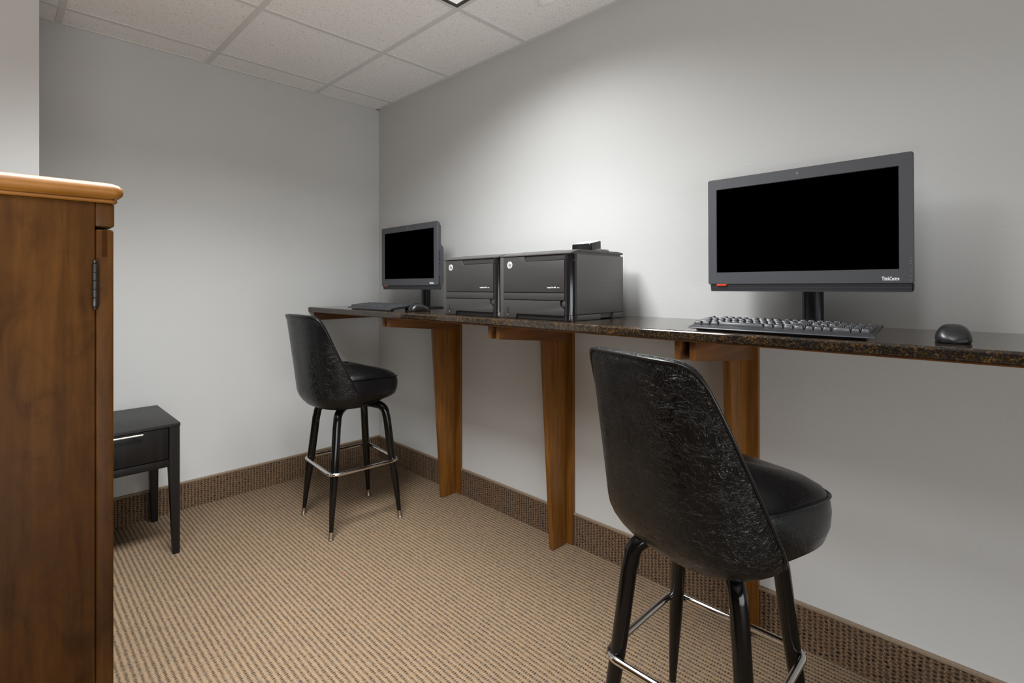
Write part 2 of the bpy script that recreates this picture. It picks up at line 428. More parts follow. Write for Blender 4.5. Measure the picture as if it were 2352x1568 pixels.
def dup(root, loc, rot=None, label=None, scale=None):
    r = root.copy(); C.objects.link(r); r.location = loc
    if rot is not None: r.rotation_euler = rot
    if scale is not None: r.scale = scale
    if label: r['label'] = label
    for ch in list(root.children):
        c = ch.copy(); C.objects.link(c); c.parent = r
        for g in ch.children:
            d = g.copy(); C.objects.link(d); d.parent = c
    return r
def text(name, body, size, mat, parent, M, bold=0.0, xs=1.0, depth=0.0003, shear=0.0, spacing=1.0, align='LEFT'):
    cu = bpy.data.curves.new('tmp', 'FONT'); cu.body = body; cu.size = size; cu.extrude = depth; cu.offset = bold
    cu.shear = shear; cu.space_character = spacing; cu.align_x = align; cu.resolution_u = 3
    t = bpy.data.objects.new('tmp', cu); C.objects.link(t)
    dg = bpy.context.evaluated_depsgraph_get()
    me = bpy.data.meshes.new_from_object(t.evaluated_get(dg))
    bpy.data.objects.remove(t, do_unlink=True)
    me.transform(M @ Matrix.Diagonal((xs, 1, 1, 1)))
    me.materials.clear(); me.materials.append(mat)
    me.name = name
    o = bpy.data.objects.new(name, me); C.objects.link(o); o.parent = parent
    return o
FRONT = Matrix(((1, 0, 0, 0), (0, 0, -1, 0), (0, 1, 0, 0), (0, 0, 0, 1)))   # text plane XY -> XZ, facing -y
def frontM(x, y, z): return Matrix.Translation((x, y, z)) @ FRONT

# ------------------------------------------------------------------ room shell
RX, RY = 6.0, -5.6
BX, BY = 0.5, -1.757        # projecting wall block at the left
T = 0.12
struct(box('floor', -T, RX + T, RY - T, T, -0.1, 0.0, CARPET))
struct(box('wall_right', -T, RX + T, 0.0, T, 0.0, CEIL + 0.2, WALL))
struct(box('wall_back', -T, 0.0, BY, 0.0, 0.0, CEIL + 0.2, WALL))
struct(box('wall_left', -T, BX, RY, BY, 0.0, CEIL + 0.2, WALL))
struct(box('wall_near', BX, RX + T, RY - T, RY, 0.0, CEIL + 0.2, WALL_DARK))
# carpet base with a bound top edge
def base_mesh(name, x0, x1, y0, y1, mat, binding_out):
    b = struct(box(name, x0, x1, y0, y1, 0.0, 0.137, mat))
    struct(b)
    bx0, bx1, by0, by1 = binding_out
    bd = box('binding', bx0, bx1, by0, by1, 0.136, 0.147, BINDING, b, 0.0015)
    return b
base_mesh('baseboard_right', 0.009, RX, -0.009, 0.0, BASE_R, (0.011, RX, -0.0105, 0.0))
base_mesh('baseboard_back', 0.0, 0.009, BY, 0.0, BASE_B, (0.0, 0.0105, BY, 0.0))

# ceiling: lay-in tiles in a T grid
GX = [0.19 + 0.6096 * k for k in range(10)]
GY = [-0.45 - 0.6096 * k for k in range(9)]
xs = [0.0] + GX + [RX]; ys = [0.0] + GY + [RY]
troff = {(3, 1)}
def cell_of(x, y):
    i = max(k for k in range(len(xs) - 1) if xs[k] <= x); j = max(k for k in range(len(ys) - 1) if ys[k] >= y)
    return i, j
c0 = cell_of(*KEY)
cells = [c0, (c0[0], c0[1] + 1)] + [cell_of(x, y) for x, y in FILL]
bm = bmesh.new()
for i in range(len(xs) - 1):
    for j in range(len(ys) - 1):
        if (i, j) in cells: continue
        add_box(bm, xs[i] + 0.003, xs[i + 1] - 0.003, ys[j + 1] + 0.003, ys[j] - 0.003, CEIL + 0.004, CEIL + 0.02)
struct(finish('ceiling', bm, TILE, smooth=False))
ceil = bpy.data.objects['ceiling']
bm = bmesh.new()
for k, y in enumerate(GY):
    if k == 1:
        add_box(bm, 0, GX[2], y - 0.012, y + 0.012, CEIL, CEIL + 0.0035); add_box(bm, GX[3], RX, y - 0.012, y + 0.012, CEIL, CEIL + 0.0035)
    else: add_box(bm, 0, RX, y - 0.012, y + 0.012, CEIL, CEIL + 0.0035)
for x in GX: add_box(bm, x - 0.012, x + 0.012, RY, 0, CEIL + 0.0004, CEIL + 0.0035)
add_box(bm, 0, RX, -0.022, 0.0, CEIL - 0.0004, CEIL + 0.0035); add_box(bm, 0, 0.012, BY, 0, CEIL - 0.0004, CEIL + 0.0035)
finish('ceiling_grid', bm, GRID, ceil, smooth=False)
struct(box('trim_1', -T, RX + T, RY - T, T, CEIL + 0.021, CEIL + 0.1, GRID))   # slab closing the plenum

# troffers
def lens_material():
    m, nt, b = new_mat('troffer_lens')
    v = coords(nt)
    n = noise(nt, v, 60, 2)
    link(nt, ramp(nt, n, [(0.3, (0.78, 0.77, 0.75)), (0.7, (0.82, 0.81, 0.79))]), b.inputs['Base Color'])
    b.inputs['Emission Color'].default_value = (1, 0.98, 0.95, 1); b.inputs['Emission Strength'].default_value = 0.35
    return m
LENS = lens_material()
FRAME_D = plain('troffer_frame_dark', (0.075, 0.070, 0.062), 0.35, 0.3)
def troffer(ci, label, span=1):
    i, j = ci
    x0, x1, y0, y1 = xs[i] + 0.012, xs[i + 1] - 0.012, ys[j + span] + 0.012, ys[j] - 0.012
    cx, cy = (x0 + x1) / 2, (y0 + y1) / 2
    t = thing('ceiling_light', label, 'light', (cx, cy, CEIL))
    hx, hy = (x1 - x0) / 2, (y1 - y0) / 2
    bm = bmesh.new()
    f = 0.017
    for a in ((-hx, hx, -hy, -hy + f), (-hx, hx, hy - f, hy), (-hx, -hx + f, -hy + f, hy - f), (hx - f, hx, -hy + f, hy - f)):
        add_box(bm, *a, -0.003, 0.012)
    finish('frame', bm, FRAME_D, t, smooth=False)
    box('lens', -hx + f, hx - f, -hy + f, hy - f, 0.0, 0.006, LENS, t)
    return t
troffer(cells[0], 'ceiling light with thin dark frame, only its corner showing at the top of the photo', 2)
troffer(cells[2], 'added square fill light overhead, out of view')
troffer(cells[3], 'added square fill light above the tall wooden cabinet, out of view')
# sprinkler cover plate
dsc = lathe('sprinkler_cover', [(0, -0.006), (0.026, -0.006), (0.0315, -0.004), (0.033, 0.0), (0.033, 0.003), (0, 0.003)], plain('cover_white', (0.92, 0.92, 0.89), 0.45), n=32)
dsc.location = (1.726, -0.226, CEIL)
tag(dsc, 'round flat white cover plate on the speckled ceiling tile by the wall', 'ceiling plate')

# ------------------------------------------------------------------ counter
TILT = -math.atan(0.0055)
def cz(x): return 1.051 + 0.0055 * x
CL, CD, CTH = 4.6, 0.497, 0.0275
ct = thing('countertop', 'long polished brown and gold speckled granite counter fixed along the right wall', 'counter', (0, 0, 1.051), (0, TILT, 0))
prof = []
r = 0.007
for k in range(5):
    a = PI / 2 + k * PI / 8; prof.append((-CD + r + r * math.cos(a), -r + r * math.sin(a)))
for k in range(4):
    a = PI + k * PI / 6; prof.append((-CD + 0.005 + 0.005 * math.cos(a), -CTH + 0.005 + 0.005 * math.sin(a)))
prof = [(-0.001, 0.0)] + prof + [(-0.001, -CTH)]
prism('granite_slab', prof, 'x', 0.001, CL, GRANITE, ct)
box('backing_board', 0.001, CL, -CD + 0.006, -0.001, -CTH - 0.004, -CTH - 0.0002, OAK_Y, ct)

bottom = lambda x: cz(x) - CTH - 0.004 * 1.02
def bracket(xc, label):
    t = thing('counter_bracket', label, 'bracket', (xc, 0, 0), (0, 0, 0), 'wooden brackets under the counter')
    zt = bottom(xc - 0.05) - 0.0008
    box('wall_plate', -0.046, 0.046, -0.020, -0.0005, 0.0005, zt, OAK, t, 0.002)
    prism('gusset', [(-0.020, 0.0005), (-0.115, 0.0005), (-0.183, zt), (-0.020, zt)], 'x', -0.0125, 0.0125, OAK, t, 0.0015)
    for s in (-1, 1):
        a, b = (0.0135, 0.0325) if s > 0 else (-0.0325, -0.0135)
        prism('arm', [(-0.0205, 0.932), (-0.0205, zt), (-0.472, zt), (-0.472, 0.977)], 'x', a, b, OAK_Y, t, 0.0015)
    return t
bracket(0.856, 'tapered wooden counter bracket nearest the corner, beside the small stool')
bracket(1.662, 'tapered wooden counter bracket under the nearer printer, the middle one')
bracket(2.470, 'wooden counter bracket partly hidden behind the large foreground stool')
lg = box('counter_ledger', 0.0006, 0.022, -0.462, -0.025, 0.968, bottom(0) - 0.001, OAK_Y, None, 0.0015)
tag(lg, 'short wooden ledger board on the back wall under the counter end', 'ledger board')

# ------------------------------------------------------------------ desktop computer (all in one)
def make_monitor():
    t = thing('desktop_computer', 'large graphite all in one computer with black screen at the right end of the counter', 'computer',
              (2.411, -0.178, 0), (0, 0, 0), 'all in one computers')
    W, Hh, Z0 = 0.552, 0.349, 0.132
    # bezel frame
    bm = bmesh.new()
    def rr(x0, x1, z0, z1, r, y):
        pts = []
        for cx, cz_, a0 in ((x1 - r, z1 - r, 0), (x0 + r, z1 - r, PI / 2), (x0 + r, z0 + r, PI), (x1 - r, z0 + r, 1.5 * PI)):
            for k in range(5): pts.append((cx + r * math.cos(a0 + k * PI / 8), y, cz_ + r * math.sin(a0 + k * PI / 8)))
        return pts
    o_b = [bm.verts.new(p) for p in rr(0, W, Z0, Z0 + Hh, 0.006, 0.010)]
    o_f = [bm.verts.new(p) for p in rr(0, W, Z0, Z0 + Hh, 0.006, 0.0015)]
    o_g = [bm.verts.new(p) for p in rr(0.0015, W - 0.0015, Z0 + 0.0015, Z0 + Hh - 0.0015, 0.005, 0.0)]
    i_f = [bm.verts.new(p) for p in rr(0.028, 0.521, Z0 + 0.0375, Z0 + 0.315, 0.0008, 0.0)]
    i_b = [bm.verts.new(p) for p in rr(0.0295, 0.5195, Z0 + 0.039, Z0 + 0.3135, 0.0005, 0.003)]
    for A, B in ((o_b, o_f), (o_f, o_g), (o_g, i_f), (i_f, i_b)):
        for k in range(20): bm.faces.new((A[k], A[(k + 1) % 20], B[(k + 1) % 20], B[k]))
    bm.faces.new(o_b)
    bz = finish('bezel', bm, PC_GREY, t, angle=30)
    box('screen', 0.0292, 0.5198, 0.0026, 0.006, Z0 + 0.0387, Z0 + 0.3138, SCREEN, t)
    # rear body: thin upper part, thick lower part
    prism('rear_housing', [(0.010, Z0 - 0.001), (0.010, Z0 + Hh - 0.003), (0.017, Z0 + Hh - 0.004), (0.030, Z0 + Hh - 0.026),
                           (0.030, Z0 + 0.225), (0.047, Z0 + 0.205), (0.047, Z0 + 0.010), (0.030, Z0 - 0.001)], 'x', 0.004, W - 0.004, PC_GREY, t, 0.002)
    # speaker grille
    prism('speaker_grille', [(0.0035, Z0), (0.010, Z0 - 0.0235), (0.030, Z0 - 0.0235), (0.034, Z0 - 0.002), (0.034, Z0)], 'x', 0.006, 0.546, GRILLE, t, 0.0)
    e = prism('end_cap', [(0.010, Z0 - 0.0005), (0.0155, Z0 - 0.020), (0.030, Z0 - 0.012), (0.034, Z0 - 0.0005)], 'x', 0.546, 0.5495, PC_DARK, t, 0.0005)
    prism('power_tab', [(0.0285, Z0 + 0.0003), (0.0285, Z0 - 0.0055), (0.0575, Z0 - 0.0055), (0.0630, Z0 + 0.0003)], 'y', 0.0008, 0.006, RED, t, 0.0004)
    cm = lathe('webcam', [(0, 0.0016), (0.0026, 0.0016), (0.0030, 0.0010), (0.0042, 0.0010), (0.0046, 0.0)], plain('webcam_lens', (0.20, 0.19, 0.20), 0.2), t, 20,
               Matrix.Translation((0.275, 0.0, Z0 + 0.3325)) @ Matrix.Rotation(PI / 2, 4, 'X'))
    tx = text('wordmark', 'ThinkCentre', 0.0142, WHITE, t, frontM(0.4822, -0.0004, Z0 + 0.0085), bold=0.00035, xs=0.545, depth=0.0002, spacing=0.96)
    rd = box('red_dot', 0.4902, 0.4912, -0.0007, 0.0002, Z0 + 0.0182, Z0 + 0.0194, RED, tx)
    bm = bmesh.new()
    for k, z in enumerate((0.0085, 0.019, 0.032, 0.052, 0.059, 0.066)):
        add_box(bm, W - 0.0075, W - 0.0055, -0.0004, 0.0002, Z0 + z, Z0 + z + 0.0015)
    add_box(bm, W - 0.0105, W - 0.0092, -0.0004, 0.0002, Z0 + 0.059, Z0 + 0.0602)
    finish('indicator_marks', bm, DOTS, t, smooth=False)
    # ports on the right flank
    bm = bmesh.new()
    X = W - 0.004
    add_box(bm, X - 0.001, X + 0.0008, 0.013, 0.023, Z0 + 0.085, Z0 + 0.19)
    finish('drive_slot', bm, PC_DARK, t, smooth=False)
    bm = bmesh.new()
    for z in (0.090, 0.100, 0.110, 0.128, 0.150): add_box(bm, X + 0.0005, X + 0.0014, 0.0165, 0.0195, Z0 + z, Z0 + z + 0.0035)
    finish('drive_lights', bm, DOTS, t, smooth=False)
    bm = bmesh.new()
    for z, h in ((0.002, 0.012), (0.020, 0.006), (0.034, 0.016)): add_box(bm, X - 0.001, X + 0.0006, 0.015, 0.0215, Z0 + z, Z0 + z + h)
    finish('side_ports', bm, SLOT, t, smooth=False)
    # stand
    cxs = W / 2 + 0.008
    rings = []
    for z, s in ((0.0075, 1.0), (0.03, 1.0), (0.112, 1.0), (0.118, 1.08), (0.240, 1.08), (0.250, 1.0)):
        rings.append([(cxs + 0.030 * s * math.cos(2 * PI * k / 28), 0.122 + 0.024 * s * math.sin(2 * PI * k / 28), z) for k in range(28)])
    loft('stand_column', rings, STANDM, t)
    box('tilt_neck', cxs - 0.022, cxs + 0.022, 0.048, 0.110, 0.165, 0.225, STANDM, t, 0.003)
    bm = bmesh.new()
    pts = []
    for k in range(13):
        a = PI + k * PI / 12; pts.append((cxs + 0.112 * math.cos(a), 0.060 + 0.050 * math.sin(a)))
    pts += [(cxs + 0.112, 0.165), (cxs - 0.112, 0.165)]
    add_prism(bm, pts, 'z', 0.0006, 0.0075)
    bmesh.ops.recalc_face_normals(bm, faces=bm.faces); bevel_all(bm, 0.002, 2)
    finish('stand_base', bm, STANDM, t)
    return t
mon = make_monitor()
mon.location = (2.411, -0.178, cz(2.411)); mon.rotation_euler = (0, TILT, 0)
dup(mon, (0.366, -0.197, cz(0.366)), (0, TILT, 0), 'small looking graphite all in one computer in the corner beside the printers', (1.02, 1, 1.0))

# ------------------------------------------------------------------ keyboard
def make_keyboard():
    t = thing('keyboard', 'dark grey full size keyboard in front of the large right hand computer', 'keyboard', (0, 0, 0), (0, 0, 0), 'computer keyboards')
    W, D = 0.447, 0.155
    sl = 0.085
    S = Matrix.Rotation(sl, 4, 'X')
    def top(y): return 0.011 + y * 0.02
    bm = bmesh.new()
    add_prism(bm, [(0.0, 0.0065), (0.003, 0.0100), (0.016, 0.0150), (D - 0.012, 0.0165), (D, 0.0125), (D - 0.003, 0.0055), (0.012, 0.0035)], 'x', 0, W)
    # pull the corners in
    for v in bm.verts:
        if v.co.z < 0.006: v.co.x = 0.012 if v.co.x < 0.1 else W - 0.012
        if v.co.z > 0.0145: v.co.x = 0.009 if v.co.x < 0.1 else W - 0.009
        if v.co.y > D - 0.002: v.co.x = 0.006 if v.co.x < 0.1 else W - 0.006
    bmesh.ops.recalc_face_normals(bm, faces=bm.faces)
    bevel_all(bm, 0.0015, 2, 8)
    bmesh.ops.transform(bm, matrix=S, verts=bm.verts)
    finish('case', bm, KBODY, t)
    box('underside', 0.02, W - 0.02, 0.016, 0.035, 0.0003, 0.006, STANDM, t)
    for x in (0.05, W - 0.07):
        box('riser_foot', x, x + 0.02, D - 0.022, D - 0.012, 0.0003, 0.017, STANDM, t, 0.001)
    # 104 keys
    u = 0.01905
    def row(list_w, x0, y): 
        out = []; x = x0
        for w_ in list_w:
            if w_ < 0: x += -w_ * u; continue
            out.append((x, w_)); x += w_ * u
        return [(x_, w_, y) for x_, w_ in out]
    x0 = 0.0105
    n1 = x0 + 15.12 * u; n2 = n1 + 3.12 * u
    ky = []
    ys_ = [0.0175 + u * k for k in range(5)] + [0.0175 + 5 * u + 0.006]
    ky += row([1.25, 1.25, 1.25, 6.25, 1.25, 1.25, 1.25, 1.25], x0, ys_[0])
    ky += row([2.25] + [1] * 10 + [2.75], x0, ys_[1])
    ky += row([1.75] + [1] * 11 + [2.25], x0, ys_[2])
    ky += row([1.5] + [1] * 12 + [1.5], x0, ys_[3])
    ky += row([1] * 13 + [2], x0, ys_[4])
    ky += row([1, -1, 1, 1, 1, 1, -0.5, 1, 1, 1, 1, -0.5, 1, 1, 1, 1], x0, ys_[5])
    ky += row([1, 1, 1], n1, ys_[0]) + row([-1, 1], n1, ys_[1]) + row([1, 1, 1], n1, ys_[3]) + row([1, 1, 1], n1, ys_[4]) + row([1, 1, 1], n1, ys_[5])
    ky += row([2, 1, ], n2, ys_[0]) + row([1, 1, 1], n2, ys_[1]) + row([1, 1, 1], n2, ys_[2]) + row([1, 1, 1], n2, ys_[3]) + row([1, 1, 1, 1], n2, ys_[4])
    ky = [k for k in ky]
    tall = [(n2 + 3 * u, ys_[0]), (n2 + 3 * u, ys_[2])]
    cache = {}
    def cap(w_, d_=1.0):
        if (w_, d_) in cache: return cache[(w_, d_)]
        bm = bmesh.new()
        bw, bd = w_ * u - 0.0010, d_ * u - 0.0010
        tw, td = w_ * u - 0.0074, d_ * u - 0.0074
        hh = 0.0095
        B = [bm.verts.new((0.0005 + a * bw, 0.0005 + b * bd, 0)) for a, b in ((0, 0), (1, 0), (1, 1), (0, 1))]
        ox = (w_ * u - tw) / 2; oy = (d_ * u - td) / 2
        Tt = [bm.verts.new((ox + a * tw, oy + 0.0008 + b * td, hh)) for a, b in ((0, 0), (1, 0), (1, 1), (0, 1))]
        bm.faces.new(B[::-1]); bm.faces.new(Tt)
        for i in range(4): bm.faces.new((B[i], B[(i + 1) % 4], Tt[(i + 1) % 4], Tt[i]))
        bmesh.ops.recalc_face_normals(bm, faces=bm.faces)
        bevel_all(bm, 0.0009, 2, 15)
        me = bpy.data.meshes.new('key'); bm.to_mesh(me); bm.free()
        me.materials.append(KEYS)
        for p in me.polygons: p.use_smooth = True
        me.set_sharp_from_angle(angle=math.radians(35))
        cache[(w_, d_)] = me
        return me
    allk = [(x, y, w_, 1.0) for x, w_, y in ky] + [(x, y, 1, 2.0) for x, y in tall]
    for x, y, w_, d_ in allk:
        o = bpy.data.objects.new('key', cap(w_, d_)); C.objects.link(o); o.parent = t
        o.matrix_local = S @ Matrix.Translation((x, y, 0.0148))
    return t
kb = make_keyboard()
kb.location = (2.480, -0.478, cz(2.478) + 0.0003); kb.rotation_euler = (0, TILT, 0)
dup(kb, (0.452, -0.470, cz(0.452) + 0.0003), (0, TILT, 0.0), 'dark grey full size keyboard in front of the computer in the corner')

# ------------------------------------------------------------------ mouse
def make_mouse():
    t = thing('computer_mouse', 'glossy black mouse at the right end of the counter', 'mouse', (0, 0, 0), (0, 0, 0), 'computer mice')
    L = 0.112
    rings = []
    N, Kk = 26, 28
    for i in range(N):
        s = i / (N - 1)
        y = -L / 2 + L * s
        e = math.sqrt(max(0.0, 1 - (2 * s - 1) ** 4))
        wv = (0.0305 - 0.0035 * math.sin(PI * s) ** 2 + 0.001 * s) * max(e, 0.02)
        if s < 0.38: hq = 0.35 + 0.65 * math.sin(PI / 2 * s / 0.38) ** 0.8
        else: hq = 0.30 + 0.70 * math.cos(PI / 2 * (s - 0.38) / 0.62) ** 1.1
        hv = 0.0375 * hq * max(e, 0.04) ** 0.7
        ring = []
        for k in range(Kk):
            a = 2 * PI * k / Kk
            cx, sz = math.cos(a), math.sin(a)
            if sz >= 0:
                x = wv * math.copysign(abs(cx) ** 0.75, cx); z = 0.004 + hv * sz ** 0.8
            else:
                x = wv * 0.97 * math.copysign(abs(cx) ** 0.5, cx); z = 0.004 - 0.0032 * min(1.0, abs(sz) * 3)
            ring.append((x, y, z))
        rings.append(ring)
    loft('shell', rings, MOUSEM, t, angle=80)
    tube('scroll_wheel', [(-0.003, 0.034, 0.0205), (0.003, 0.034, 0.0205)], 0.0080, STANDM, t, 20)
    bm = bmesh.new(); add_box(bm, -0.0004, 0.0004, 0.018, 0.050, 0.010, 0.0215); finish('button_seam', bm, SLOT, t, smooth=False)
    return t
ms = make_mouse()
ms.location = (3.052, -0.355, cz(3.052) + 0.0004); ms.rotation_euler = (0, TILT, 0.10); ms.scale = (1.12, 1.06, 0.98)
dup(ms, (0.965, -0.345, cz(0.965) + 0.0004), (0, TILT, -0.05), 'glossy black mouse between the corner keyboard and the left printer', (1, 1, 1))

# ------------------------------------------------------------------ printer
def make_printer():
    t = thing('printer', 'dark grey box shaped laser printer, the right one of the pair', 'printer', (0, 0, 0), (0, 0, 0), 'laser printers side by side')
    W, D, Hh = 0.364, 0.342, 0.248
    # main body
    box('body', 0.0015, W - 0.0005, 0.014, D, 0.022, Hh - 0.003, PRN_SIDE, t, 0.004)
    # plinth with hand recess at the rear of the flank
    bm = bmesh.new()
    add_box(bm, 0.004, W - 0.003, 0.010, 0.185, 0.0005, 0.0205, 0.001)
    add_box(bm, 0.004, W - 0.012, 0.186, 0.270, 0.004, 0.0215)
    add_box(bm, 0.004, W - 0.003, 0.271, D - 0.002, 0.0005, 0.0205, 0.001)
    finish('plinth', bm, PRN_SIDE, t)
    # left pillar
    box('left_pillar', 0.0, 0.020, 0.0, 0.016, 0.0008, Hh - 0.006, PRN_TOP, t, 0.002)
    # glossy rounded corner at the right
    bm = bmesh.new(); pts = []
    R = 0.022
    for k in range(9):
        a = -PI / 2 + k * PI / 16; pts.append((W - R + R * math.cos(a), R + R * math.sin(a)))
    pts += [(W, 0.034), (W - 0.029, 0.034), (W - 0.029, 0.0)]
    add_prism(bm, pts, 'z', 0.0215, Hh - 0.028); add_prism(bm, [(p[0], p[1] + 0.0005) for p in pts], 'z', Hh - 0.0265, Hh - 0.004)
    add_prism(bm, [(p[0] - 0.001, p[1] + 0.001) for p in pts], 'z', 0.0008, 0.0200)
    bmesh.ops.recalc_face_normals(bm, faces=bm.faces)
    finish('corner_panel', bm, PRN_GLOSS, t, angle=30)
    # recessed dark shadow gap behind the front panels
    box('front_recess', 0.018, W - 0.027, 0.006, 0.016, 0.002, Hh - 0.004, SLOT, t)
    xa, xb = 0.0215, W - 0.031
    # fuser / cartridge door, with a finger recess cut in its top edge
    door = prism('cartridge_door', [(xa, 0.1035), (xb, 0.1035), (xb, 0.221), (0.140, 0.221), (0.135, Hh - 0.007), (xa, Hh - 0.007)], 'y', -0.001, 0.008, PRN, t, 0.0012)
    box('finger_recess', 0.137, xb, 0.004, 0.010, 0.2225, Hh - 0.006, PRN, t, 0.001)
    prism('tray_one', [(xa, 0.0750), (xb, 0.0750), (xb, 0.1010), (xa, 0.1010)], 'y', -0.001, 0.008, PRN, t, 0.0010)
    # paper tray with stepped bottom and rounded corner cut out for the power button
    cx, czz, rr = xb - 0.003, 0.0600, 0.0165
    arc = []
    for k in range(9):
        a = -0.35 * PI - k * (0.65 * PI) / 8
        arc.append((cx + rr * math.cos(a), czz + rr * math.sin(a)))
    pts = [(xa, 0.0012), (0.088, 0.0012), (0.094, 0.0190), (xb, 0.0190), (xb, czz - 0.0162)] + [p for p in arc if p[0] < xb - 0.0005] + [(cx - rr, 0.0725), (xa, 0.0725)]
    tr = prism('paper_tray', pts, 'y', -0.001, 0.008, PRN, t, 0.0008)
    box('hand_recess', 0.096, xb, 0.010, 0.014, 0.0012, 0.0180, PRN_TOP, t)
    lathe('power_button', [(0, 0.004), (0.006, 0.0045), (0.0105, 0.003), (0.012, 0.0), (0.012, -0.004)], PRN, t, 24,
          Matrix.Translation((cx + 0.0005, 0.003, czz + 0.001)) @ Matrix.Rotation(PI / 2, 4, 'X') @ Matrix.Diagonal((0.85, 1, 1, 1)))
    box('paper_gauge', 0.0425, 0.0475, -0.0016, 0.001, 0.013, 0.044, SLOT, t)
    box('gauge_marker', 0.0435, 0.0465, -0.0020, 0.001, 0.0140, 0.0165, WHITE, t)
    # seam running down the left third
    bm = bmesh.new()
    for (xa_, za), (xb_, zb) in (((0.113, 0.221), (0.090, 0.104)), ((0.0895, 0.101), (0.086, 0.075)), ((0.0855, 0.0725), (0.078, 0.02))):
        v = [bm.verts.new(p) for p in ((xa_, -0.0013, za), (xa_ + 0.0007, -0.0013, za), (xb_ + 0.0007, -0.0013, zb), (xb_, -0.0013, zb))]
        bm.faces.new(v)
    finish('seam', bm, PRN_TOP, t, smooth=False)
    # lid with sloping front, output bin dip
    bm = bmesh.new()
    add_prism(bm, [(-0.001, Hh - 0.004), (-0.001, Hh + 0.0005), (0.042, Hh + 0.0125), (0.30, Hh + 0.0140), (D - 0.004, Hh + 0.010), (D - 0.004, Hh + 0.003), (0.042, Hh + 0.005), (0.01, Hh - 0.004)], 'x', 0.0, W + 0.0005)
    bmesh.ops.recalc_face_normals(bm, faces=bm.faces); bevel_all(bm, 0.0012, 2)
    ld = finish('lid', bm, PRN_TOP, t)
    box('lid_core', 0.006, W - 0.008, 0.03, D - 0.01, Hh - 0.005, Hh + 0.0065, PRN_SIDE, t)
    prism('output_stop', [(0.06, Hh + 0.006), (0.055, Hh + 0.0145), (0.12, Hh + 0.0185), (0.16, Hh + 0.0145)], 'x', 0.07, 0.27, PRN_TOP, t, 0.001)
    # logo: silver disc with slanted dark letters
    lx, lz, lr = 0.0565, 0.211, 0.0142
    dc = lathe('logo_disc', [(0, 0.0016), (lr - 0.0006, 0.0016), (lr, 0.001), (lr, -0.001)], LOGO, t, 40, Matrix.Translation((lx, -0.0005, lz)) @ Matrix.Rotation(PI / 2, 4, 'X'))
    bm = bmesh.new()
    def stroke(p0, p1, w0):
        (x_0, z_0), (x_1, z_1) = p0, p1
        vs = [bm.verts.new((lx + x, -0.0024, lz + z)) for x, z in ((x_0 - w0, z_0), (x_0 + w0, z_0), (x_1 + w0, z_1), (x_1 - w0, z_1))]
        bm.faces.new(vs)
    k = lr / 0.0142
    stroke((-0.0064, -0.0048), (-0.0008, 0.0135), 0.0011)      # h ascender
    stroke((-0.0012, -0.0048), (0.0006, 0.0016), 0.0010)       # h leg
    stroke((-0.0040, 0.0032), (0.0003, 0.0032), 0.0006)
    vs = [bm.verts.new((lx + x, -0.0024, lz + z)) for x, z in ((-0.0048, 0.0022), (0.0012, 0.0022), (0.0016, 0.0040), (-0.0042, 0.0040))]; bm.faces.new(vs)
    stroke((0.0004, -0.0135), (0.0048, 0.0040), 0.0010)        # p stem
    vs = [bm.verts.new((lx + x, -0.0024, lz + z)) for x, z in ((0.0040, 0.0022), (0.0088, 0.0022), (0.0092, 0.0040), (0.0044, 0.0040))]; bm.faces.new(vs)
    stroke((0.0070, -0.0048), (0.0088, 0.0030), 0.0010)
    vs = [bm.verts.new((lx + x, -0.0024, lz + z)) for x, z in ((0.0024, -0.0048), (0.0076, -0.0048), (0.0080, -0.0030), (0.0028, -0.0030))]; bm.faces.new(vs)
    finish('logo_letters', bm, SLOT, dc, smooth=False)
    text('model_wording', 'LaserJet Pro 400', 0.0078, WHITE, t, frontM(0.252, -0.0012, 0.1195), bold=0.00008, xs=0.80, depth=0.0001)
    text('model_number', 'M401n', 0.0050, WHITE, t, frontM(0.3000, -0.0012, 0.1195), bold=0.00003, xs=0.85, depth=0.0001)
    return t
PY = -0.430
p2 = make_printer()
p2.location = (1.658, PY, cz(1.658) + 0.0003); p2.rotation_euler = (0, TILT, 0)
dup(p2, (1.283, PY, cz(1.283) + 0.0003), (0, TILT, 0), 'dark grey box shaped laser printer, the left one of the pair')

# outlet hub and the little piece beside it on the right printer
hz = cz(1.9) + 0.248 + 0.0145
HUBS = (0.93, 1, 1)
hb = thing('power_hub', 'small black desk outlet cube with white slanted face on top of the right printer', 'power outlet', (1.846, -0.205, hz + 0.0003), (0, TILT, 0))
def rrect(x0, x1, y0, y1, r, n=6):
    pts = []
    for cx, cy, a0 in ((x1 - r, y1 - r, 0), (x0 + r, y1 - r, PI / 2), (x0 + r, y0 + r, PI), (x1 - r, y0 + r, 1.5 * PI)):
        for k in range(n): pts.append((cx + r * math.cos(a0 + k * PI / 2 / (n - 1)), cy + r * math.sin(a0 + k * PI / 2 / (n - 1))))
    return pts
hb.scale = HUBS
pp = rrect(0, 0.106, 0, 0.075, 0.010)
def slant(p, dz=0): return (p[0], p[1], 0.030 + 0.20 * p[1] + dz)
def sc2(p, k): return (0.053 + (p[0] - 0.053) * k, 0.0375 + (p[1] - 0.0375) * k)
loft('case', [[(x, y, 0.0) for x, y in pp], [slant(p) for p in pp], [slant(sc2(p, 0.985), 0.003) for p in pp], [slant(sc2(p, 0.94), 0.0042) for p in pp]], PRN_GLOSS, hb, angle=40)
loft('face_plate', [[slant(sc2(p, 0.90), 0.0040) for p in pp], [slant(sc2(p, 0.90), 0.0052) for p in pp]], WHITE, hb, angle=30)
bm = bmesh.new()
def mark(x, y, a, b):
    vs = [bm.verts.new((x + dx, y + dy, 0.030 + 0.20 * (y + dy) + 0.0056)) for dx, dy in ((-a, -b), (a, -b), (a, b), (-a, b))]; bm.faces.new(vs)
